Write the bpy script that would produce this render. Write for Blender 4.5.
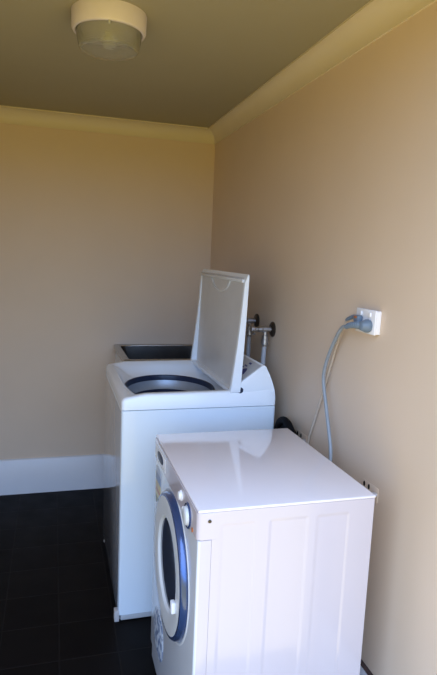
import bpy, bmesh, math, random
from mathutils import Vector, Matrix
random.seed(4)
PI = math.pi
S = bpy.context.scene
for o in list(bpy.data.objects):
    bpy.data.objects.remove(o)
COL = S.collection

# ------------------------------------------------------------------ camera
cam = bpy.data.cameras.new('camera')
cam_o = bpy.data.objects.new('camera', cam)
COL.objects.link(cam_o)
R_ = Vector((0.96003066, -0.27666158, 0.04242054))
U_ = Vector((-9.05566e-04, 0.148487846, 0.988913818))
F_ = Vector((0.27989339, 0.949426, -0.14230235))
M = Matrix((R_, U_, -F_)).transposed().to_4x4()
M.translation = Vector((-0.9375, -3.4261, 1.4617))
cam_o.matrix_world = M
cam.sensor_fit = 'VERTICAL'
cam.sensor_height = 36.0
cam.lens = 36.0 * 565.5 / 675.0
cam.clip_start = 0.02
S.camera = cam_o

# ------------------------------------------------------------------ world: daylight outside the doorway
w = bpy.data.worlds.new('daylight')
S.world = w
w.use_nodes = True
nt = w.node_tree
nt.nodes.clear()
wo = nt.nodes.new('ShaderNodeOutputWorld')
bg = nt.nodes.new('ShaderNodeBackground')
tc = nt.nodes.new('ShaderNodeTexCoord')
sp = nt.nodes.new('ShaderNodeSeparateXYZ')
rp = nt.nodes.new('ShaderNodeValToRGB')
mp = nt.nodes.new('ShaderNodeMapRange')
mp.inputs['From Min'].default_value = -1
mp.inputs['From Max'].default_value = 1
nt.links.new(tc.outputs['Generated'], sp.inputs[0])
nt.links.new(sp.outputs['Z'], mp.inputs['Value'])
nt.links.new(mp.outputs[0], rp.inputs[0])
nt.links.new(rp.outputs[0], bg.inputs[0])
nt.links.new(bg.outputs[0], wo.inputs[0])
el = rp.color_ramp.elements
el[0].position = 0.0
el[0].color = (0.48, 0.40, 0.22, 1)          # sunlit dry ground outside
el[1].position = 1.0
el[1].color = (0.55, 0.76, 1.15, 1)
for pos, c in ((0.20, (0.54, 0.44, 0.22, 1)), (0.33, (0.33, 0.255, 0.03, 1)), (0.485, (0.30, 0.228, 0.006, 1)), (0.507, (0.36, 0.36, 0.27, 1)),
               (0.535, (0.32, 0.54, 1.00, 1)), (0.62, (0.39, 0.65, 1.13, 1)), (0.72, (0.54, 0.72, 1.10, 1))):
    e = el.new(pos)
    e.color = c
bg.inputs['Strength'].default_value = 4.5
S.view_settings.view_transform = 'Standard'
S.view_settings.look = 'None'
S.view_settings.gamma = 1
S.view_settings.use_curve_mapping = False
S.view_settings.exposure = 0.12
# room extents
XL, YN, HC = -1.75, -2.62, 2.207
OX0, OX1, OZ = -1.69, -0.03, 2.12           # doorway behind the camera
pl = bpy.data.lights.new('doorway_portal', 'AREA')
pl.shape = 'RECTANGLE'
pl.size = OX1 - OX0
pl.size_y = OZ
pl.cycles.is_portal = True
plo = bpy.data.objects.new('doorway_portal', pl)
COL.objects.link(plo)
plo.location = ((OX0 + OX1) / 2, YN - 0.06, OZ / 2)
plo.rotation_euler = (PI / 2, 0, 0)          # -Z axis points into the room (+y)


# ------------------------------------------------------------------ materials
def mat(name, col, rough=0.5, metal=0.0, noise=0.0, nscale=20.0, bump=0.0, bscale=200.0, coat=0.0, spec=0.5, trans=0.0, alpha=1.0, ior=1.45):
    m = bpy.data.materials.new(name)
    m.use_nodes = True
    n = m.node_tree
    b = n.nodes['Principled BSDF']
    b.inputs['Base Color'].default_value = (*col, 1)
    b.inputs['Roughness'].default_value = rough
    b.inputs['Metallic'].default_value = metal
    b.inputs['Coat Weight'].default_value = coat
    b.inputs['Coat Roughness'].default_value = 0.05
    b.inputs['Specular IOR Level'].default_value = spec
    b.inputs['Transmission Weight'].default_value = trans
    b.inputs['Alpha'].default_value = alpha
    b.inputs['IOR'].default_value = ior
    t = n.nodes.new('ShaderNodeTexCoord')
    if noise > 0:
        nz = n.nodes.new('ShaderNodeTexNoise')
        nz.inputs['Scale'].default_value = nscale
        nz.inputs['Detail'].default_value = 4
        cr = n.nodes.new('ShaderNodeValToRGB')
        cr.color_ramp.elements[0].position = 0.3
        cr.color_ramp.elements[1].position = 0.7
        cr.color_ramp.elements[0].color = (*[c * (1 - noise) for c in col], 1)
        cr.color_ramp.elements[1].color = (*[min(1, c * (1 + noise)) for c in col], 1)
        n.links.new(t.outputs['Object'], nz.inputs['Vector'])
        n.links.new(nz.outputs['Fac'], cr.inputs[0])
        n.links.new(cr.outputs[0], b.inputs['Base Color'])
    if bump > 0:
        nb = n.nodes.new('ShaderNodeTexNoise')
        nb.inputs['Scale'].default_value = bscale
        nb.inputs['Detail'].default_value = 3
        bp = n.nodes.new('ShaderNodeBump')
        bp.inputs['Strength'].default_value = bump
        bp.inputs['Distance'].default_value = 0.002
        n.links.new(t.outputs['Object'], nb.inputs['Vector'])
        n.links.new(nb.outputs['Fac'], bp.inputs['Height'])
        n.links.new(bp.outputs[0], b.inputs['Normal'])
    return m


WALL = mat('cream_wall_paint', (0.70, 0.555, 0.42), 0.45, noise=0.02, nscale=3, bump=0.08, bscale=90, spec=0.4)
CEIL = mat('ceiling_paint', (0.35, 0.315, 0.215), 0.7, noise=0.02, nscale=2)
CORN = mat('cornice_paint', (0.70, 0.61, 0.44), 0.5, noise=0.02, nscale=4)
SKIRT = mat('skirting_gloss', (0.72, 0.72, 0.74), 0.3, noise=0.02, nscale=6)
WHITE = mat('dimmed_white_enamel', (0.52, 0.465, 0.49), 0.14, noise=0.01, nscale=5, coat=0.3)  # white enamel darkened so daylight does not burn out the washer sides
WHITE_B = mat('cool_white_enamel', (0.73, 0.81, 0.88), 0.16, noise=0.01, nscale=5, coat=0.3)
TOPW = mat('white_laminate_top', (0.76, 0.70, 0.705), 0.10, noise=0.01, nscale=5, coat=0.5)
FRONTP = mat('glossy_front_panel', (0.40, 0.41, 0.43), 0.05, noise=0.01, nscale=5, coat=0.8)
FLFRONT = mat('washer_front_enamel', (0.60, 0.62, 0.66), 0.16, noise=0.01, nscale=5, coat=0.3)  # same white enamel kept lighter, since the front gets less light
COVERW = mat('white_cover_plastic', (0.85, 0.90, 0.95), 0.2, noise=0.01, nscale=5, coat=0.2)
PLAST = mat('white_plastic', (0.80, 0.80, 0.82), 0.3, noise=0.01, nscale=8)
GREYP = mat('grey_plastic', (0.42, 0.43, 0.44), 0.4, noise=0.03, nscale=8)
LIDP = mat('frosted_lid_plastic', (0.62, 0.62, 0.62), 0.35, noise=0.03, nscale=12, bump=0.1, bscale=300)
CONS = mat('console_grey', (0.55, 0.56, 0.57), 0.35, noise=0.02, nscale=8)
DARK = mat('black_rubber', (0.004, 0.004, 0.005), 0.7, noise=0.2, nscale=30, spec=0.15)
NAVY = mat('dark_blue_rubber', (0.012, 0.02, 0.05), 0.35, noise=0.2, nscale=30)
INKB = mat('blue_print', (0.02, 0.035, 0.20), 0.4, noise=0.1, nscale=30)
BLUE = mat('blue_metallic_plastic', (0.055, 0.10, 0.25), 0.22, metal=0.5, noise=0.08, nscale=10, coat=0.6)
SILV = mat('silver_plastic', (0.68, 0.70, 0.72), 0.25, metal=0.0, noise=0.03, nscale=9)
STEEL = mat('stainless_steel', (0.45, 0.44, 0.43), 0.27, metal=1.0, noise=0.05, nscale=25)
BOWLST = mat('shaded_bowl_steel', (0.040, 0.033, 0.028), 0.36, metal=0.5, noise=0.15, nscale=14)  # steel blackened to put the bowl's shade into its colour
TUBST = mat('drum_steel', (0.34, 0.39, 0.46), 0.42, metal=0.5, noise=0.05, nscale=25)
CHROME = mat('worn_chrome', (0.50, 0.51, 0.55), 0.38, metal=1.0, noise=0.1, nscale=60)
BRASSD = mat('tarnished_metal', (0.10, 0.085, 0.07), 0.35, metal=0.9, noise=0.2, nscale=60)
GLASS = mat('dark_door_glass', (0.035, 0.048, 0.085), 0.08, noise=0.2, nscale=5, coat=0.5)
HOSE = mat('grey_hose', (0.44, 0.46, 0.50), 0.45, noise=0.05, nscale=40)
CORD = mat('grey_cord', (0.27, 0.30, 0.33), 0.4, noise=0.05, nscale=40)
CREAMC = mat('cream_cord', (0.55, 0.46, 0.37), 0.5, noise=0.05, nscale=40)
PLUG = mat('blue_grey_plug', (0.15, 0.20, 0.26), 0.35, noise=0.06, nscale=40)
SWITCH = mat('white_switch_plastic', (0.86, 0.84, 0.85), 0.25, noise=0.01, nscale=30)
LAMPW = mat('lamp_base_enamel', (0.66, 0.60, 0.62), 0.35, noise=0.02, nscale=12)
GLOBE = mat('lamp_bulb_glass', (0.75, 0.75, 0.72), 0.2, noise=0.02, nscale=12)
ORANGE = mat('orange_brown_mark', (0.45, 0.14, 0.04), 0.5, noise=0.1, nscale=50)
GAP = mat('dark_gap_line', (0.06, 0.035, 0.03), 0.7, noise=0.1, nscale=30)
GREYBR = mat('grey_bracket', (0.50, 0.47, 0.46), 0.5, noise=0.06, nscale=40)


def glass_shade():
    m = mat('olive_lamp_glass', (0.74, 0.74, 0.68), 0.12, trans=0.85, ior=1.25)
    n = m.node_tree
    b = n.nodes['Principled BSDF']
    t = n.nodes.new('ShaderNodeTexCoord')
    wv = n.nodes.new('ShaderNodeTexWave')
    wv.wave_type = 'BANDS'
    wv.bands_direction = 'Z'
    wv.inputs['Scale'].default_value = 60
    wv.inputs['Distortion'].default_value = 2
    bp = n.nodes.new('ShaderNodeBump')
    bp.inputs['Strength'].default_value = 0.25
    bp.inputs['Distance'].default_value = 0.003
    n.links.new(t.outputs['Object'], wv.inputs['Vector'])
    n.links.new(wv.outputs['Fac'], bp.inputs['Height'])
    n.links.new(bp.outputs[0], b.inputs['Normal'])
    return m


LGLASS = glass_shade()


def tile_mat():
    m = mat('dark_floor_tiles', (0.006, 0.005, 0.005), 0.5, spec=0.08)
    n = m.node_tree
    b = n.nodes['Principled BSDF']
    t = n.nodes.new('ShaderNodeTexCoord')
    mpg = n.nodes.new('ShaderNodeMapping')
    mpg.inputs['Location'].default_value = (0.9168, 0.0364, 0)
    n.links.new(t.outputs['Object'], mpg.inputs['Vector'])
    br = n.nodes.new('ShaderNodeTexBrick')
    br.offset = 0.0
    br.squash = 1.0
    br.inputs['Color1'].default_value = (0.0045, 0.0036, 0.0036, 1)
    br.inputs['Color2'].default_value = (0.0060, 0.0048, 0.0046, 1)
    br.inputs['Mortar'].default_value = (0.011, 0.009, 0.0085, 1)
    br.inputs['Scale'].default_value = 1.0
    br.inputs['Brick Width'].default_value = 0.2106
    br.inputs['Row Height'].default_value = 0.2106
    br.inputs['Mortar Size'].default_value = 0.0028
    br.inputs['Mortar Smooth'].default_value = 0.3
    n.links.new(mpg.outputs[0], br.inputs['Vector'])
    n.links.new(br.outputs['Color'], b.inputs['Base Color'])
    nz = n.nodes.new('ShaderNodeTexNoise')
    nz.inputs['Scale'].default_value = 9
    mr = n.nodes.new('ShaderNodeMapRange')
    mr.inputs['To Min'].default_value = 0.35
    mr.inputs['To Max'].default_value = 0.6
    n.links.new(t.outputs['Object'], nz.inputs['Vector'])
    n.links.new(nz.outputs['Fac'], mr.inputs['Value'])
    n.links.new(mr.outputs[0], b.inputs['Roughness'])
    bp = n.nodes.new('ShaderNodeBump')
    bp.invert = True
    bp.inputs['Strength'].default_value = 0.5
    bp.inputs['Distance'].default_value = 0.002
    n.links.new(br.outputs['Fac'], bp.inputs['Height'])
    n.links.new(bp.outputs[0], b.inputs['Normal'])
    return m


TILE = tile_mat()


def sticker_mat(name, kind):
    m = mat(name, (0.7, 0.72, 0.75), 0.4)
    n = m.node_tree
    b = n.nodes['Principled BSDF']
    t = n.nodes.new('ShaderNodeTexCoord')
    cr = n.nodes.new('ShaderNodeValToRGB')
    if kind == 'bands':
        sx = n.nodes.new('ShaderNodeSeparateXYZ')
        mr = n.nodes.new('ShaderNodeMapRange')
        mr.inputs['From Min'].default_value = -0.055
        mr.inputs['From Max'].default_value = 0.055
        n.links.new(t.outputs['Object'], sx.inputs[0])
        n.links.new(sx.outputs['Z'], mr.inputs['Value'])
        n.links.new(mr.outputs[0], cr.inputs[0])
        cr.color_ramp.interpolation = 'CONSTANT'
        e = cr.color_ramp.elements
        e[0].color = (0.28, 0.33, 0.26, 1)
        e[1].position = 0.62
        e[1].color = (0.25, 0.32, 0.46, 1)
        for p_, c_ in ((0.14, (0.62, 0.60, 0.42, 1)), (0.3, (0.55, 0.28, 0.25, 1)), (0.38, (0.60, 0.52, 0.34, 1)), (0.88, (0.45, 0.50, 0.58, 1))):
            q = e.new(p_)
            q.color = c_
    else:
        nz = n.nodes.new('ShaderNodeTexNoise')
        nz.inputs['Scale'].default_value = 42
        nz.inputs['Detail'].default_value = 2
        n.links.new(t.outputs['Object'], nz.inputs['Vector'])
        n.links.new(nz.outputs['Fac'], cr.inputs[0])
        e = cr.color_ramp.elements
        e[0].position = 0.44
        e[0].color = (0.16, 0.22, 0.36, 1)
        e[1].position = 0.52
        e[1].color = (0.62, 0.68, 0.76, 1)
    n.links.new(cr.outputs[0], b.inputs['Base Color'])
    return m


STK_B = sticker_mat('striped_label_print', 'bands')
STK_O = sticker_mat('mottled_label_print', 'spots')


# ------------------------------------------------------------------ helpers (all mesh code in room coordinates)
def obj(name, bm, m, parent=None, origin=None, smooth=True, angle=35, bevel=0.0):
    bmesh.ops.recalc_face_normals(bm, faces=bm.faces[:])
    if origin is None:
        if parent is not None:
            origin = Vector(parent['_o'])
        else:
            xs = [v.co.x for v in bm.verts]
            ys = [v.co.y for v in bm.verts]
            zs = [v.co.z for v in bm.verts]
            origin = Vector(((min(xs) + max(xs)) / 2, (min(ys) + max(ys)) / 2, min(zs)))
    else:
        origin = Vector(origin)
    for v in bm.verts:
        v.co -= origin
    me = bpy.data.meshes.new(name)
    bm.to_mesh(me)
    bm.free()
    me.materials.append(m)
    if smooth:
        for p in me.polygons:
            p.use_smooth = True
        me.set_sharp_from_angle(angle=math.radians(angle))
    o = bpy.data.objects.new(name, me)
    COL.objects.link(o)
    o['_o'] = tuple(origin)
    if parent is not None:
        o.parent = parent
        o.location = origin - Vector(parent['_o'])
    else:
        o.location = origin
    return o


def tag(o, label=None, cat=None, group=None, kind=None):
    if label:
        o['label'] = label
    if cat:
        o['category'] = cat
    if group:
        o['group'] = group
    if kind:
        o['kind'] = kind
    return o


def thing(name, label, cat, loc, group=None):
    o = bpy.data.objects.new(name, None)
    o.empty_display_size = 0.1
    COL.objects.link(o)
    o.location = loc
    o['_o'] = tuple(loc)
    return tag(o, label, cat, group)


def struct(name, bm, m, smooth=False):
    return tag(obj(name, bm, m, smooth=smooth), kind='structure')


def box(x0, x1, y0, y1, z0, z1, bev=0.0, seg=3, bm=None):
    bm2 = bmesh.new()
    bmesh.ops.create_cube(bm2, size=1)
    for v in bm2.verts:
        v.co = Vector(((x0 + x1) / 2 + v.co.x * (x1 - x0), (y0 + y1) / 2 + v.co.y * (y1 - y0), (z0 + z1) / 2 + v.co.z * (z1 - z0)))
    if bev > 0:
        bmesh.ops.bevel(bm2, geom=bm2.edges[:], offset=bev, segments=seg, profile=0.5, affect='EDGES')
    return bm2


def loft(loops, cap0=True, cap1=True, closed=False, bm=None):
    """loops: lists of equal length of points; bridges them in order"""
    bm = bm or bmesh.new()
    V = [[bm.verts.new(p) for p in L] for L in loops]
    n = len(loops[0])
    pairs = list(zip(V[:-1], V[1:]))
    if closed:
        pairs.append((V[-1], V[0]))
    for a, b in pairs:
        for i in range(n):
            j = (i + 1) % n
            bm.faces.new((a[i], a[j], b[j], b[i]))
    if not closed:
        if cap0:
            bm.faces.new(V[0][::-1])
        if cap1:
            bm.faces.new(V[-1])
    return bm


def shell(x0, x1, y0, y1, z0, z1, t, r, e=0.003):
    """open-topped cabinet: four walls and a bottom edge"""
    def L(d, z):
        return [(x, y, z) for x, y in rrect(x0 + d, x1 - d, y0 + d, y1 - d, max(r - d, 0.002), 4, 6)]
    return loft([L(t, z0), L(e, z0), L(0, z0 + e), L(0, z1 - e), L(e, z1), L(t, z1)], closed=True)


def prism_y(profile, y0, y1, bev=0.0):
    bm = loft([[(x, y0, z) for x, z in profile], [(x, y1, z) for x, z in profile]])
    if bev:
        ed = [e for e in bm.edges if abs(e.verts[0].co.y - e.verts[1].co.y) < 1e-6]
        bmesh.ops.bevel(bm, geom=ed, offset=bev, segments=3, profile=0.5, affect='EDGES')
    return bm


def frame_of(axis):
    a = Vector(axis).normalized()
    t = Vector((0, 0, 1)) if abs(a.z) < 0.9 else Vector((0, 1, 0))
    u = a.cross(t).normalized()
    return a, u, a.cross(u)


def lathe(prof, center, axis=(0, 0, 1), n=48, closed=False):
    """prof: (radius, height along axis)"""
    a, u, v = frame_of(axis)
    c = Vector(center)
    loops = []
    for r, h in prof:
        r = max(r, 1e-4)
        loops.append([c + a * h + (u * math.cos(2 * PI * i / n) + v * math.sin(2 * PI * i / n)) * r for i in range(n)])
    return loft(loops, closed=closed)


def smooth_path(pts, k=8):
    P = [Vector(p) for p in pts]
    P = [P[0] * 2 - P[1]] + P + [P[-1] * 2 - P[-2]]
    out = []
    for i in range(1, len(P) - 2):
        p0, p1, p2, p3 = P[i - 1:i + 3]
        for s in range(k):
            t = s / k
            out.append(0.5 * ((2 * p1) + (p2 - p0) * t + (2 * p0 - 5 * p1 + 4 * p2 - p3) * t * t + (3 * p1 - p0 - 3 * p2 + p3) * t ** 3))
    out.append(P[-2])
    return out


def tube(pts, r, n=12, k=8, rfun=None):
    P = smooth_path(pts, k) if k > 1 else [Vector(p) for p in pts]
    T = [(P[min(i + 1, len(P) - 1)] - P[max(i - 1, 0)]).normalized() for i in range(len(P))]
    u = T[0].orthogonal().normalized()
    loops = []
    for i, (p, t) in enumerate(zip(P, T)):
        u = (u - t * u.dot(t)).normalized()
        v = t.cross(u)
        rr = rfun(i, len(P)) if rfun else r
        loops.append([p + (u * math.cos(2 * PI * j / n) + v * math.sin(2 * PI * j / n)) * rr for j in range(n)])
    return loft(loops)


def rrect(a0, a1, b0, b1, r, seg=5, sub=8):
    """rounded rectangle as a list of (a, b), edges subdivided"""
    cs = [((a1 - r, b1 - r), 0), ((a0 + r, b1 - r), 90), ((a0 + r, b0 + r), 180), ((a1 - r, b0 + r), 270)]
    arcs = []
    for (ca, cb), s in cs:
        arcs.append([(ca + r * math.cos(math.radians(s + 90 * i / seg)), cb + r * math.sin(math.radians(s + 90 * i / seg))) for i in range(seg + 1)])
    out = []
    for i in range(4):
        out += arcs[i]
        p, q = arcs[i][-1], arcs[(i + 1) % 4][0]
        for k in range(1, sub):
            out.append((p[0] + (q[0] - p[0]) * k / sub, p[1] + (q[1] - p[1]) * k / sub))
    return out


# ------------------------------------------------------------------ room shell
TH = 0.10
tag(obj('floor', box(XL - TH, TH, YN - TH, TH, -0.08, 0.0), TILE, origin=(0, 0, 0), smooth=False), kind='structure')
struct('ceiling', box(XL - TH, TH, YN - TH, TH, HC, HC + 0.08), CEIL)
struct('wall_back', box(XL - TH, TH, 0.0, TH, 0.0, HC), WALL)
struct('wall_right', box(0.0, TH, YN, 0.0, 0.0, HC), WALL)
struct('wall_left', box(XL - TH, XL, YN, 0.0, 0.0, HC), WALL)


def front_wall():
    bm = bmesh.new()
    pts = [(XL - TH, 0), (OX0, 0), (OX0, OZ), (OX1, OZ), (OX1, 0), (TH, 0), (TH, HC), (XL - TH, HC)]
    return loft([[(x, YN, z) for x, z in pts], [(x, YN - TH, z) for x, z in pts]])


struct('wall_front', front_wall(), WALL)


def cornice(a, b, din):
    """cove moulding along a->b; din = unit vector into the room"""
    D = 0.064
    prof = [(0, -0.078), (0.007, -0.078), (0.007, -0.072)]
    for i in range(1, 12):
        t = i / 12 * PI / 2
        prof.append((D - 0.006 - (D - 0.013) * math.cos(t), -0.007 - 0.065 * (1 - math.sin(t))))
    prof += [(D - 0.006, -0.007), (D, -0.007), (D, 0.0), (0, 0.0)]
    a, b, din = Vector(a), Vector(b), Vector(din)
    return loft([[p + din * d + Vector((0, 0, h)) for d, h in prof] for p in (a, b)])


struct('trim_1', cornice((XL, 0, HC), (0, 0, HC), (0, -1, 0)), CORN, True)
struct('trim_2', cornice((0, YN, HC), (0, 0, HC), (-1, 0, 0)), CORN, True)
struct('trim_3', cornice((XL, YN, HC), (XL, 0, HC), (1, 0, 0)), CORN, True)


def skirting(a, b, din):
    prof = [(0, 0), (0.016, 0), (0.016, 0.205), (0.012, 0.213), (0.006, 0.2165), (0, 0.2165)]
    a, b, din = Vector(a), Vector(b), Vector(din)
    return loft([[p + din * d + Vector((0, 0, h)) for d, h in prof] for p in (a, b)])


struct('baseboard_back', skirting((XL, 0, 0), (0, 0, 0), (0, -1, 0)), SKIRT, True)
struct('baseboard_right', skirting((0, YN, 0), (0, 0, 0), (-1, 0, 0)), SKIRT, True)
struct('baseboard_left', skirting((XL, YN, 0), (XL, 0, 0), (1, 0, 0)), SKIRT, True)

struct('gap_strip', box(-0.0155, -0.0002, YN, -0.02, 0.2162, 0.2185), GAP)  # added dark strip that stands for the shadow gap above the skirting

# ------------------------------------------------------------------ front loading washer
X0, X1, Y0, Y1, ZT = -0.600, -0.117, -2.178, -1.578, 0.850
fl = thing('front_loading_washer', 'white front loading washing machine with round blue rimmed door, nearest the camera', 'washing machine', (-0.361, -1.878, 0))
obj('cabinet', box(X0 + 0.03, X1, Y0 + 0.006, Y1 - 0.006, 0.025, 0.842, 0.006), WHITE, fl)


def side_panel(y, out):
    """pressed steel side with three shallow raised panels"""
    pans = [(-0.540, -0.452), (-0.412, -0.310), (-0.281, -0.192)]
    zt, zb = 0.808, 0.075

    def st(v, a, b, e=0.011):
        def s(t):
            t = max(0, min(1, t))
            return t * t * (3 - 2 * t)
        return s((v - a) / e + 0.5) * (1 - s((v - b) / e + 0.5))
    xs = set(round(-0.5645 + (0.4465) * i / 60, 5) for i in range(61))
    for a, b in pans:
        for c in (a, b):
            for k in range(-4, 5):
                xs.add(round(c + k * 0.0018, 5))
    xs = sorted(xs)
    zs = set(round(0.03 + 0.8130 * i / 16, 5) for i in range(17))
    for c in (zt, zb):
        for k in range(-4, 5):
            zs.add(round(c + k * 0.0018, 5))
    zs = sorted(zs)
    bm = bmesh.new()
    G = [[bm.verts.new((x, y - out * (-0.0016 * max(st(x, a, b) for a, b in pans) * st(z, zb, zt)), z)) for x in xs] for z in zs]
    for i in range(len(zs) - 1):
        for j in range(len(xs) - 1):
            bm.faces.new((G[i][j], G[i][j + 1], G[i + 1][j + 1], G[i + 1][j]))
    ext = bmesh.ops.extrude_edge_only(bm, edges=[e for e in bm.edges if e.is_boundary])
    for v in [g for g in ext['geom'] if isinstance(g, bmesh.types.BMVert)]:
        v.co.y += out * 0.010
    return bm


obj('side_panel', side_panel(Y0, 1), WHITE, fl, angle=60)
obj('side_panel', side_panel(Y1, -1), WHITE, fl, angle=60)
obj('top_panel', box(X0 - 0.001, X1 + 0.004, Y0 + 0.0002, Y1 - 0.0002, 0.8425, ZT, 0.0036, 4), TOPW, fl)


def plan_prism(x0, x1, y0, y1, z0, z1, r, bev=0.0015):
    """upright slab whose two front corners (x0 side) are rounded"""
    pl_ = [(x1, y0)]
    for i in range(7):
        t = math.radians(270 - 15 * i)
        pl_.append((x0 + r + r * math.cos(t), y0 + r + r * math.sin(t)))
    for i in range(7):
        t = math.radians(180 - 15 * i)
        pl_.append((x0 + r + r * math.cos(t), y1 - r + r * math.sin(t)))
    pl_.append((x1, y1))
    i_ = [(x + (bev if x < x0 + r else 0), y + (bev if y < y0 + r else -bev if y > y1 - r else 0)) for x, y in pl_]
    return loft([[(x, y, z0) for x, y in i_], [(x, y, z0 + bev) for x, y in pl_], [(x, y, z1 - bev) for x, y in pl_], [(x, y, z1) for x, y in i_]])


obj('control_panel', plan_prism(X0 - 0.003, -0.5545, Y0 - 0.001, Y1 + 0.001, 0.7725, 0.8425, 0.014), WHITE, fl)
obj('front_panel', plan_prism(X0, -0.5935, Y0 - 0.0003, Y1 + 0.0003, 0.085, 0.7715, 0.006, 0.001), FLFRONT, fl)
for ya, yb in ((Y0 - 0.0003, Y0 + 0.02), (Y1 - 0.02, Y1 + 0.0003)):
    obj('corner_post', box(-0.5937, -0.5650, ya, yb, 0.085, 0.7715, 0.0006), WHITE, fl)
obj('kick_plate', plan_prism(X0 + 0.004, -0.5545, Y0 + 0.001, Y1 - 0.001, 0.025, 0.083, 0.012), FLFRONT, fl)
for yy in (Y0 + 0.06, Y1 - 0.06):
    for xx in (X0 + 0.07, X1 - 0.05):
        obj('foot', lathe([(0.022, 0.0), (0.024, 0.004), (0.022, 0.012), (0.012, 0.014), (0.012, 0.027)], (xx, yy, 0), n=20), DARK, fl)
obj('screw', lathe([(0.0045, 0), (0.0045, 0.002), (0.002, 0.003)], (-0.572, Y0 - 0.0005, 0.822), (0, -1, 0), n=12), BRASSD, fl)
# door: blue outer band, silver ring, funnel and glass bowl
DC = (X0, -1.900, 0.560)
AX = (-1, 0, 0)
door = obj('door', lathe([(0.182, 0.0005), (0.197, 0.0165), (0.193, 0.0205), (0.184, 0.0215), (0.150, 0.0205), (0.136, 0.0185), (0.128, 0.011), (0.128, 0.001)], DC, AX, 96), SILV, fl)
obj('rim_band', lathe([(0.206, -0.004), (0.208, 0.005), (0.206, 0.014), (0.201, 0.0195), (0.194, 0.0207), (0.195, 0.015), (0.182, 0.0)], DC, AX, 96), BLUE, door)
obj('glass_bowl', lathe([(0.1282, 0.0015), (0.1282, 0.0115), (0.110, 0.0105), (0.07, 0.0085), (0.0, 0.0075)], DC, AX, 72), GLASS, door)
obj('door_handle', box(X0 - 0.032, X0 - 0.0195, -2.052, -2.030, 0.497, 0.530, 0.004), PLAST, door)
obj('door_surround', lathe([(0.209, -0.002), (0.211, 0.0015), (0.213, 0.002), (0.216, 0.002), (0.218, 0.001), (0.2185, -0.002)], DC, AX, 96), SILV, fl)
obj('door_hinge', box(X0 - 0.014, X0 + 0.002, -1.684, -1.668, 0.50, 0.62, 0.003), SILV, fl)
# dials, drawer, stickers
k1 = obj('program_dial', lathe([(0.031, 0.0), (0.031, 0.002), (0.025, 0.004), (0.0235, 0.010), (0.020, 0.012), (0.0, 0.012)], (X0 - 0.0025, -2.083, 0.795), AX, 40), SILV, fl)
obj('dial_ring', lathe([(0.0335, 0.0), (0.0340, 0.003), (0.031, 0.005), (0.0275, 0.0045), (0.028, 0.0)], (X0 - 0.0025, -2.083, 0.795), AX, 40), BLUE, k1)
obj('selector_knob', lathe([(0.015, 0.0), (0.015, 0.003), (0.012, 0.005), (0.0115, 0.009), (0.0, 0.010)], (X0 - 0.0025, -2.000, 0.813), AX, 32), SWITCH, fl)
obj('power_button', lathe([(0.008, 0.0), (0.008, 0.004), (0.006, 0.006), (0.0, 0.006)], (X0 - 0.0025, -2.035, 0.790), AX, 20), PLAST, fl)
obj('indicator_mark', lathe([(0.006, 0.0), (0.006, 0.003), (0.0, 0.0035)], (X0 - 0.0022, -2.135, 0.781), AX, 16), ORANGE, fl)


def pad_yz(x, yc, zc, ry, rz, th, exp=2.0, n=40, pull=0.9):
    def lp(s, xx):
        L = []
        for i in range(n):
            t = 2 * PI * i / n
            c, s_ = math.cos(t), math.sin(t)
            L.append((xx, yc + s * ry * math.copysign(abs(c) ** (2 / exp), c), zc + s * rz * math.copysign(abs(s_) ** (2 / exp), s_)))
        return L
    return loft([lp(1, x), lp(1, x - th * 0.6), lp(pull, x - th)])


dr = obj('detergent_drawer', box(X0 - 0.0042, X0 + 0.01, -1.768, -1.592, 0.781, 0.8275, 0.003), PLAST, fl)
obj('drawer_grip', pad_yz(X0 - 0.0040, -1.690, 0.806, 0.046, 0.0145, 0.0025, 2.6), NAVY, dr)
obj('striped_sticker', pad_yz(X0, -1.645, 0.690, 0.041, 0.062, 0.0012, 8, pull=0.98), STK_B, fl, origin=(X0, -1.645, 0.69))
obj('mottled_sticker', pad_yz(X0, -1.722, 0.205, 0.080, 0.076, 0.0012, 2.6, pull=0.98), STK_O, fl, origin=(X0, -1.722, 0.205))
for nm in ('striped_sticker', 'mottled_sticker'):
    bpy.data.objects[nm]['label'] = nm.replace('_', ' ') + ' on the washer front'

# ------------------------------------------------------------------ top loading washer
A0, A1, B0, B1 = -0.691, -0.066, -1.340, -0.650
tl = thing('top_loading_washer', 'white top loading washing machine with its lid raised, standing behind the front loader', 'washing machine', (-0.379, -0.995, 0))
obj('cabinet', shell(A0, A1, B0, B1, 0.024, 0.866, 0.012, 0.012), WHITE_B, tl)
obj('inner_floor', box(A0 + 0.011, A1 - 0.011, B0 + 0.011, B1 - 0.011, 0.026, 0.034), GREYP, tl, smooth=False)
obj('front_panel', box(A0 - 0.0015, A0 + 0.004, B0 + 0.004, B1 - 0.004, 0.03, 0.862, 0.002), FRONTP, tl)
obj('base_plinth', box(A0 + 0.012, A1 - 0.012, B0 + 0.0015, B1 - 0.006, 0.004, 0.0235, 0.002), GREYP, tl)
obj('corner_bracket', box(A0 - 0.013, A0 + 0.006, B0 + 0.001, B0 + 0.030, 0.0, 0.046, 0.002), GREYBR, tl)
for yy in (B0 + 0.035, B1 - 0.035):
    for xx in (A0 + 0.022, A1 - 0.04):
        obj('foot', lathe([(0.022, 0.0), (0.024, 0.003), (0.021, 0.010), (0.012, 0.011), (0.012, 0.0125)], (xx, yy, 0), n=20), GREYP, tl)


def ztop(x):
    P = [(-0.70, 0.905), (-0.68, 0.915), (-0.60, 0.929), (-0.24, 0.932), (-0.16, 0.938), (-0.095, 0.944), (-0.078, 0.932), (-0.06, 0.895)]
    for (a, za), (b, zb) in zip(P[:-1], P[1:]):
        if x <= b:
            return za + (zb - za) * (x - a) / (b - a)
    return P[-1][1]


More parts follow.
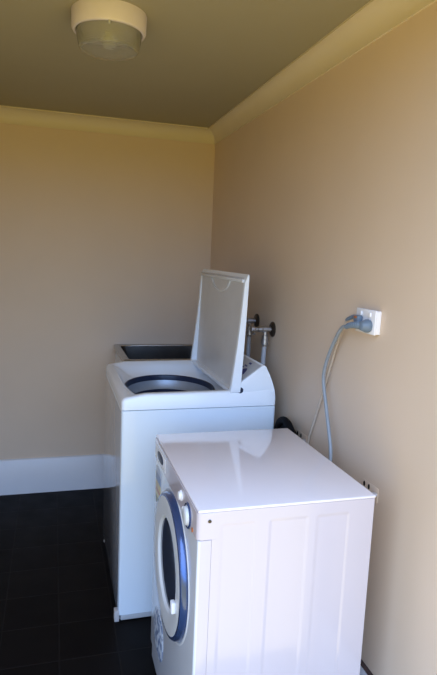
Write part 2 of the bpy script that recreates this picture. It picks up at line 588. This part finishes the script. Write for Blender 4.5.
OC, ORX, ORY = (-0.440, -0.995), 0.200, 0.235


def deck():
    base = rrect(A0, A1, B0, B1, 0.014, 4, 26)

    def inset(d):
        return rrect(A0 + d, A1 - d, B0 + d, B1 - d, max(0.014 - d, 0.004) + d * 0.4, 4, 26)

    def ell(s):
        L = []
        for x, y in base:
            t = math.atan2((y - OC[1]) / ORY, (x - OC[0]) / ORX)
            L.append((OC[0] + ORX * s * math.cos(t), OC[1] + ORY * s * math.sin(t)))
        return L
    loops = [[(x, y, 0.8685) for x, y in inset(0.004)], [(x, y, 0.8695) for x, y in base]]
    loops.append([(x, y, ztop(x) - 0.010) for x, y in base])
    loops.append([(x, y, ztop(x) - 0.003) for x, y in inset(0.0035)])
    loops.append([(x, y, ztop(x)) for x, y in inset(0.010)])
    i2 = inset(0.034)
    loops.append([(x, y, ztop(x) + 0.0005) for x, y in inset(0.030)])
    e1 = ell(1.0)
    for f in (0.05, 0.2, 0.4, 0.6, 0.8, 0.93, 1.0):
        L = []
        for (x, y), (ex, ey) in zip(i2, e1):
            xx, yy = x + (ex - x) * f, y + (ey - y) * f
            g = f * f * (3 - 2 * f)
            L.append((xx, yy, (ztop(x) - 0.004) * (1 - g) + 0.878 * g - (0.004 if f == 1 else 0)))
        loops.append(L)
    loops.append([(x, y, 0.862) for x, y in ell(0.99)])
    # underside back to the start
    loops.append([(x, y, 0.860) for x, y in ell(1.04)])
    return loft(loops, closed=True)


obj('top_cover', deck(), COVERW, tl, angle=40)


def ell_ring(prof, n=96):
    """prof: (scale, z) rings of the opening's ellipse"""
    return [[(OC[0] + ORX * s * math.cos(2 * PI * i / n), OC[1] + ORY * s * math.sin(2 * PI * i / n), z) for i in range(n)] for s, z in prof]


obj('opening_gasket', loft(ell_ring([(1.0, 0.876), (0.985, 0.880), (0.965, 0.877), (0.955, 0.866), (0.952, 0.855), (0.985, 0.852)]), closed=True), NAVY, tl)
drum = obj('wash_drum', loft(ell_ring([(0.86, 0.800), (0.87, 0.785), (0.885, 0.76), (0.89, 0.50), (0.85, 0.47), (0.3, 0.46), (0.01, 0.46)]), cap0=False), TUBST, tl)
md = drum.modifiers.new('thickness', 'SOLIDIFY')
md.thickness = 0.003
obj('balance_ring', loft(ell_ring([(0.955, 0.856), (0.94, 0.842), (0.90, 0.822), (0.875, 0.815), (0.88, 0.805), (0.95, 0.805)]), closed=True), TUBST, drum)
obj('drum_band', loft(ell_ring([(0.874, 0.815), (0.855, 0.812), (0.848, 0.795), (0.853, 0.775), (0.872, 0.775)]), closed=True), NAVY, drum)
obj('agitator', lathe([(0.09, 0.465), (0.085, 0.49), (0.04, 0.52), (0.03, 0.70), (0.02, 0.72), (0.0, 0.725)], (OC[0], OC[1], 0), n=32), SILV, drum)
# console: white end caps, sloping grey control face
cprof = [(-0.236, 0.928), (-0.234, 0.950), (-0.226, 0.962), (-0.130, 1.034), (-0.124, 1.0355), (-0.116, 1.030), (-0.100, 0.998), (-0.086, 0.965), (-0.076, 0.935), (-0.071, 0.905), (-0.069, 0.872), (-0.10, 0.872)]
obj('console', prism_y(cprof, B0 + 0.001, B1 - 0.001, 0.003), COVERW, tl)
d = Vector((-0.130 + 0.226, 0, 1.034 - 0.962)).normalized()
nrm = Vector((-d.z, 0, d.x))
p0, p1 = Vector((-0.2245, 0, 0.9635)), Vector((-0.134, 0, 1.0315))
face = [p0 - nrm * 0.004, p1 - nrm * 0.004, p1 + nrm * 0.0015, p0 + nrm * 0.0015]
cface = obj('control_face', prism_y([(p.x, p.z) for p in face], B0 + 0.007, B1 - 0.007), CONS, tl)


def on_face(s, y, h=0.0015):
    p = p0 + (p1 - p0) * s + nrm * h
    return Vector((p.x, y, p.z))


for k, (s, y, ls, ly) in enumerate([(0.86, -1.235, 0.004, 0.026), (0.70, -1.222, 0.003, 0.03), (0.60, -1.206, 0.003, 0.026), (0.46, -1.245, 0.0025, 0.05)]):
    c = on_face(s, y)
    a, b = d * ls, Vector((0, ly / 2, 0))
    lo = [c - a - b - nrm * 0.001, c + a - b - nrm * 0.001, c + a + b - nrm * 0.001, c - a + b - nrm * 0.001]
    obj('printed_line', loft([lo, [p + nrm * 0.0016 for p in lo]]), INKB, cface, smooth=False)
c = on_face(0.36, -1.245, 0.001)
bl = []
for i in range(24):
    t = 2 * PI * i / 24
    bl.append(c + d * 0.026 * math.sin(t) * (1 + 0.25 * math.cos(3 * t)) + Vector((0, 0.036 * math.cos(t), 0)))
obj('blue_emblem', loft([bl, [p + nrm * 0.0012 for p in bl]]), INKB, cface)
for k in range(4):
    obj('control_button', lathe([(0.012, 0), (0.012, 0.004), (0.009, 0.006), (0, 0.006)], on_face(0.5, -1.08 + 0.06 * k), nrm, 20), PLAST, cface)
obj('control_dial', lathe([(0.030, 0), (0.030, 0.004), (0.022, 0.008), (0.020, 0.02), (0, 0.021)], on_face(0.5, -0.78), nrm, 28), PLAST, cface)

# raised lid
lid = thing('lid', None, None, (-0.24, -0.995, 0.92))
lid.parent = tl
lid.location = Vector((-0.24, -0.995, 0.92)) - Vector(tl['_o'])
LZ0, LZ1, LY0, LY1 = 0.922, 1.396, -1.342, -0.645


def lx(z, which):
    t = (z - LZ0) / (LZ1 - LZ0)
    back = -0.2235 + 0.0125 * t * (1.8 - 0.6 * t)
    if which == 'b':
        return back
    f = -0.2645 + 0.028 * t + 0.014 * t * t + 0.008 * math.sin(PI * t)
    if t > 0.93:
        f += (t - 0.93) ** 2 * 2.6
    return f


def lid_frame():
    o = rrect(LY0, LY1, LZ0, LZ1, 0.010, 4, 20)
    i = rrect(LY0 + 0.020, LY1 - 0.020, LZ0 + 0.012, LZ1 - 0.016, 0.010, 4, 20)
    return loft([[(lx(z, 'f') + 0.002, y, z) for y, z in o], [(lx(z, 'f'), y + (0.002 if y < -1 else -0.002), z) for y, z in o], [(lx(z, 'f'), y, z) for y, z in i], [(lx(z, 'b') - 0.001, y, z) for y, z in i], [(lx(z, 'b'), y, z) for y, z in o]], closed=True)


obj('lid_frame', lid_frame(), COVERW, lid)


def lid_panel():
    ny, nz = 3, 22
    fr, bk = [], []
    i = rrect(LY0 + 0.018, LY1 - 0.018, LZ0 + 0.010, LZ1 - 0.014, 0.010, 4, 20)
    return loft([[(lx(z, 'b') - 0.013, y, z) for y, z in i], [(lx(z, 'b') - 0.003, y, z) for y, z in i]])


obj('lid_panel', lid_panel(), LIDP, lid)


def half_disc(x, yc, zc, r, r2, th, k=0.42):
    n = 20
    outer = [(yc + r * math.cos(PI + PI * i / n), zc + k * r * math.sin(PI + PI * i / n)) for i in range(n + 1)]
    inner = [(yc + r2 * math.cos(2 * PI - PI * i / n), zc + k * r2 * math.sin(2 * PI - PI * i / n)) for i in range(n + 1)]
    P = outer + inner
    return loft([[(x, y, z) for y, z in P], [(x - th, y, z) for y, z in P]])


obj('finger_grip', half_disc(lx(1.36, 'b') - 0.012, -0.995, 1.368, 0.150, 0.128, 0.006), SILV, lid)
obj('inner_lip', box(lx(1.37, 'b') - 0.022, lx(1.37, 'b') - 0.011, LY0 + 0.019, LY1 - 0.019, 1.362, 1.3765, 0.003), SILV, lid)
for yy in (B0 - 0.001, B1 - 0.011):
    obj('hinge', lathe([(0.012, 0), (0.012, 0.012)], (-0.222, yy, 0.936), (0, 1, 0), 20), NAVY, tl)

# ------------------------------------------------------------------ laundry tub in the back corner
tub = thing('laundry_tub', 'stainless steel laundry sink set against the back wall beyond the top loader', 'sink', (-0.32, -0.27, 0))


def tub_loop(d, z, r):
    return [(x, y, z) for x, y in rrect(-0.589 + d, -0.045 - d, -0.520 + d, -0.004 - d, r, 5, 6)]


obj('rim', loft([tub_loop(0.003, 0.880, 0.012), tub_loop(0.0, 0.884, 0.012), tub_loop(0.0, 0.904, 0.012), tub_loop(0.003, 0.908, 0.012), tub_loop(0.012, 0.908, 0.016), tub_loop(0.032, 0.905, 0.02), tub_loop(0.034, 0.900, 0.03), tub_loop(0.035, 0.882, 0.03)], closed=True), STEEL, tub)
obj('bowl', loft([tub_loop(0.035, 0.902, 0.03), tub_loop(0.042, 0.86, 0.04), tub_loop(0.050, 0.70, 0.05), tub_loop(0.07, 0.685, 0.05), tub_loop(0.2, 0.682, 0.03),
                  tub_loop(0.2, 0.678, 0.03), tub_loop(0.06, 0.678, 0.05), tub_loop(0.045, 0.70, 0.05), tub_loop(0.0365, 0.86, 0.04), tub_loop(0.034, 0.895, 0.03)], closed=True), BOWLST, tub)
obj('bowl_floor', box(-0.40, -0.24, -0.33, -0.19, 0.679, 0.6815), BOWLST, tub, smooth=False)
obj('plug_hole', lathe([(0.035, 0.6825), (0.035, 0.6845), (0.02, 0.684), (0.018, 0.683), (0, 0.683)], (-0.32, -0.26, 0), n=28), CHROME, tub)
obj('cabinet', shell(-0.578, -0.056, -0.508, -0.020, 0.05, 0.879, 0.010, 0.004), PLAST, tub)
cd = obj('cabinet_door', box(-0.5725, -0.0615, -0.522, -0.509, 0.08, 0.86, 0.003), PLAST, tub)
obj('door_knob', lathe([(0.006, 0), (0.006, 0.012), (0.014, 0.016), (0.012, 0.024), (0, 0.026)], (-0.11, -0.521, 0.74), (0, -1, 0), 20), CHROME, cd)
obj('plinth', box(-0.57, -0.065, -0.48, -0.03, 0.0, 0.049), GREYP, tub, smooth=False)

# ------------------------------------------------------------------ washing machine taps and hoses


def wall_tap(y, z, label, hose_label, hx):
    t = thing('wall_tap', label, 'tap', (0, y, z), 'washing machine taps on the right wall')
    c = (0, y, z)
    obj('wall_flange', lathe([(0.034, 0.0), (0.034, 0.004), (0.028, 0.009), (0.014, 0.012)], c, AX, 32), BRASSD, t)
    obj('tap_body', lathe([(0.012, 0.008), (0.012, 0.030), (0.015, 0.032), (0.015, 0.050), (0.012, 0.053), (0.012, 0.070), (0.009, 0.074), (0.009, 0.088)], c, AX, 24), CHROME, t)
    obj('spout', lathe([(0.010, 0.0), (0.010, 0.020), (0.0145, 0.022), (0.0145, 0.040), (0.011, 0.042)], (-0.036, y, z - 0.006), (0, 0, -1), 24), CHROME, t)
    h = obj('tap_handle', lathe([(0.011, 0.086), (0.014, 0.090), (0.014, 0.104), (0.009, 0.108)], c, AX, 24), CHROME, t)
    for s, dz in ((1, 0.6), (-1, -0.6)):
        obj('handle_arm', tube([(-0.096, y + s * 0.008, z + dz * 0.008), (-0.098, y + s * 0.020, z + dz * 0.02), (-0.098, y + s * 0.028, z + dz * 0.028)], 0.006, 10, 4, lambda i, n: 0.0045 + 0.002 * i / n), CHROME, h)
    hs_ = obj('inlet_hose', tube([(-0.036, y, z - 0.050), (-0.037, y, z - 0.09), hx[0], hx[1], hx[2]], 0.0105, 14, 8), HOSE)
    tag(hs_, hose_label, 'hose', 'grey inlet hoses')
    obj('hose_nut', lathe([(0.0165, 0), (0.0165, 0.02), (0.0125, 0.024), (0.0115, 0.03)], (-0.036, y, z - 0.047), (0, 0, -1), 20), CHROME, hs_)


wall_tap(-1.097, 1.150, 'chrome wall tap nearer the camera, beside the open washer lid', 'grey inlet hose hanging from the nearer wall tap down behind the top loader',
         [(-0.041, -1.102, 1.00), (-0.040, -1.100, 0.90), (-0.034, -1.08, 0.70)])
wall_tap(-0.888, 1.163, 'chrome wall tap farther from the camera, half hidden by the open lid', 'grey inlet hose hanging from the farther wall tap, half hidden by the open lid',
         [(-0.041, -0.90, 1.00), (-0.040, -0.90, 0.90), (-0.034, -0.90, 0.70)])

# ------------------------------------------------------------------ drain hose looped behind the machines
hp = []
for i in range(0, 90):
    f = i / 89
    t = PI * 1.15 - f * PI * 5.3
    r = 0.092 - 0.062 * f
    hp.append((-0.040 - 0.016 * math.cos(PI * f), -1.415 + r * math.cos(t), 0.742 + r * math.sin(t)))
dh = obj('drain_hose', tube(hp, 0.0150, 14, 2), DARK)
tag(dh, 'black coiled drain hose against the right wall between the two machines', 'hose')

# ------------------------------------------------------------------ power outlet
ow = thing('power_outlet', 'white double power outlet mounted on the right wall above the front loader', 'power outlet', (0, -1.9145, 1.249))
obj('mounting_block', box(-0.0165, 0.0, -1.954, -1.846, 1.2485, 1.3195, 0.003), SWITCH, ow)
fp = obj('face_plate', box(-0.0225, -0.0160, -1.9555, -1.8445, 1.247, 1.321, 0.0022), SWITCH, ow)
for yy in (-1.926, -1.874):
    obj('rocker_switch', box(-0.0262, -0.0220, yy - 0.006, yy + 0.006, 1.299, 1.3135, 0.0015), SWITCH, ow)
for yy in (-1.926, -1.874):
    obj('socket_slots', lathe([(0.017, 0), (0.017, 0.0008), (0.016, 0.001), (0, 0.001)], (-0.0224, yy, 1.272), AX, 24), PLAST, ow)
# grey cord with round plug
pc = thing('power_lead', 'grey power cord with round blue-grey plug running from wall outlet behind the front loader', 'power lead', (-0.05, -1.80, 0.75))
PZ = 1.2725
obj('plug', lathe([(0.0185, 0.0235), (0.0205, 0.028), (0.0205, 0.036), (0.0165, 0.044), (0.0135, 0.052), (0.007, 0.056), (0.0, 0.0565)], (0, -1.927, PZ), AX, 32), PLUG, pc)
obj('cord_grip', tube([(-0.044, -1.927, PZ), (-0.049, -1.908, PZ), (-0.051, -1.880, PZ - 0.003), (-0.051, -1.855, PZ - 0.008), (-0.050, -1.838, PZ - 0.014)], 0.009, 14, 6, lambda i, n: (0.0125 - 0.0055 * i / n) * (0.84 if i % 2 else 1.08)), PLUG, pc)
cp = [(-0.051, -1.860, PZ - 0.006), (-0.050, -1.838, PZ - 0.014), (-0.048, -1.808, 1.252), (-0.043, -1.765, 1.214), (-0.039, -1.715, 1.150), (-0.036, -1.682, 1.085), (-0.034, -1.681, 1.035),
      (-0.036, -1.712, 0.970), (-0.040, -1.748, 0.905), (-0.046, -1.785, 0.840), (-0.055, -1.805, 0.79), (-0.065, -1.80, 0.72)]
obj('cord', tube(cp, 0.0060, 12, 8), CORD, pc)
# cream cord lying flat to the wall, its plug in the other socket
wc = thing('power_lead', 'thin cream cord hanging down the wall behind the grey plugged cord', 'power lead', (-0.02, -1.62, 0.75))
obj('plug', box(-0.043, -0.0236, -1.890, -1.860, 1.277, 1.300, 0.006), PLUG, wc)
obj('plug_mark', box(-0.0455, -0.0425, -1.884, -1.870, 1.291, 1.2975, 0.001), ORANGE, wc)
obj('cord_grip', tube([(-0.033, -1.868, 1.292), (-0.033, -1.845, 1.291), (-0.033, -1.818, 1.282), (-0.032, -1.803, 1.275)], 0.007, 12, 5, lambda i, n: (0.0078 - 0.0025 * i / n) * (0.9 if i % 2 else 1.06)), PLUG, wc)
obj('cord', tube([(-0.033, -1.818, 1.282), (-0.028, -1.785, 1.258), (-0.018, -1.735, 1.205), (-0.010, -1.680, 1.11), (-0.007, -1.630, 1.00), (-0.007, -1.578, 0.88), (-0.007, -1.535, 0.78), (-0.007, -1.52, 0.68)], 0.0050, 10, 8), CREAMC, wc)

# ------------------------------------------------------------------ small wall brackets behind the front loader
for (ya, yb, lab) in ((-1.426, -1.459, 'small grey wall bracket with two dark holes near the coiled hose'), (-1.937, -1.964, 'small grey wall bracket with two dark holes at the washer rear corner')):
    b = thing('wall_bracket', lab, 'bracket', (0, (ya + yb) / 2, 0.74), 'wall brackets behind the front loader')
    ye = yb - 0.045
    obj('plate', box(-0.002, 0.0, ye - 0.006, ya + 0.012, 0.745, 0.790, 0.0008), WALL, b)
    for yy in (ya, yb):
        obj('hole', pad_yz(-0.001, yy, 0.777, 0.0055, 0.0085, 0.002), DARK, b)
    obj('clip', box(-0.012, -0.0015, ye - 0.004, ye + 0.014, 0.766, 0.774, 0.002), GREYBR, b)
    obj('clip_screw', lathe([(0.006, 0), (0.006, 0.004), (0, 0.005)], (-0.0115, ye + 0.003, 0.765), AX, 14), DARK, b)

# ------------------------------------------------------------------ ceiling lamp
LC = (-0.768, -1.471, HC)
lp = thing('ceiling_lamp', 'round ceiling lamp with white base and clear glass bowl', 'lamp', LC)
DN = (0, 0, -1)
obj('lamp_base', lathe([(0.118, 0.0), (0.1185, 0.004), (0.117, 0.050), (0.113, 0.057), (0.106, 0.058), (0.104, 0.045), (0.0, 0.045)], LC, DN, 64), LAMPW, lp)
obj('glass_bowl', lathe([(0.1025, 0.046), (0.1035, 0.060), (0.099, 0.090), (0.0945, 0.106), (0.088, 0.112), (0.060, 0.114), (0.0, 0.1145), (0.0, 0.1105), (0.060, 0.110), (0.086, 0.108), (0.091, 0.104), (0.0955, 0.088), (0.100, 0.060), (0.099, 0.046)], LC, DN, 64), LGLASS, lp)
obj('reflector', lathe([(0.095, 0.046), (0.096, 0.049), (0.02, 0.054), (0.0, 0.054)], LC, DN, 48), LAMPW, lp)
obj('bulb', lathe([(0.013, 0.052), (0.013, 0.060), (0.022, 0.070), (0.026, 0.082), (0.022, 0.094), (0.010, 0.101), (0.0, 0.102)], LC, DN, 28), GLOBE, lp)
for a in (25, 145, 265):
    ca, sa = math.cos(math.radians(a)), math.sin(math.radians(a))
    cx, cy = LC[0] + ca * 0.108, LC[1] + sa * 0.108
    obj('retaining_clip', lathe([(0.005, 0.054), (0.005, 0.064), (0.003, 0.067), (0, 0.067)], (cx, cy, HC), DN, 12), CHROME, lp)

for o in bpy.data.objects:
    if '_o' in o:
        del o['_o']
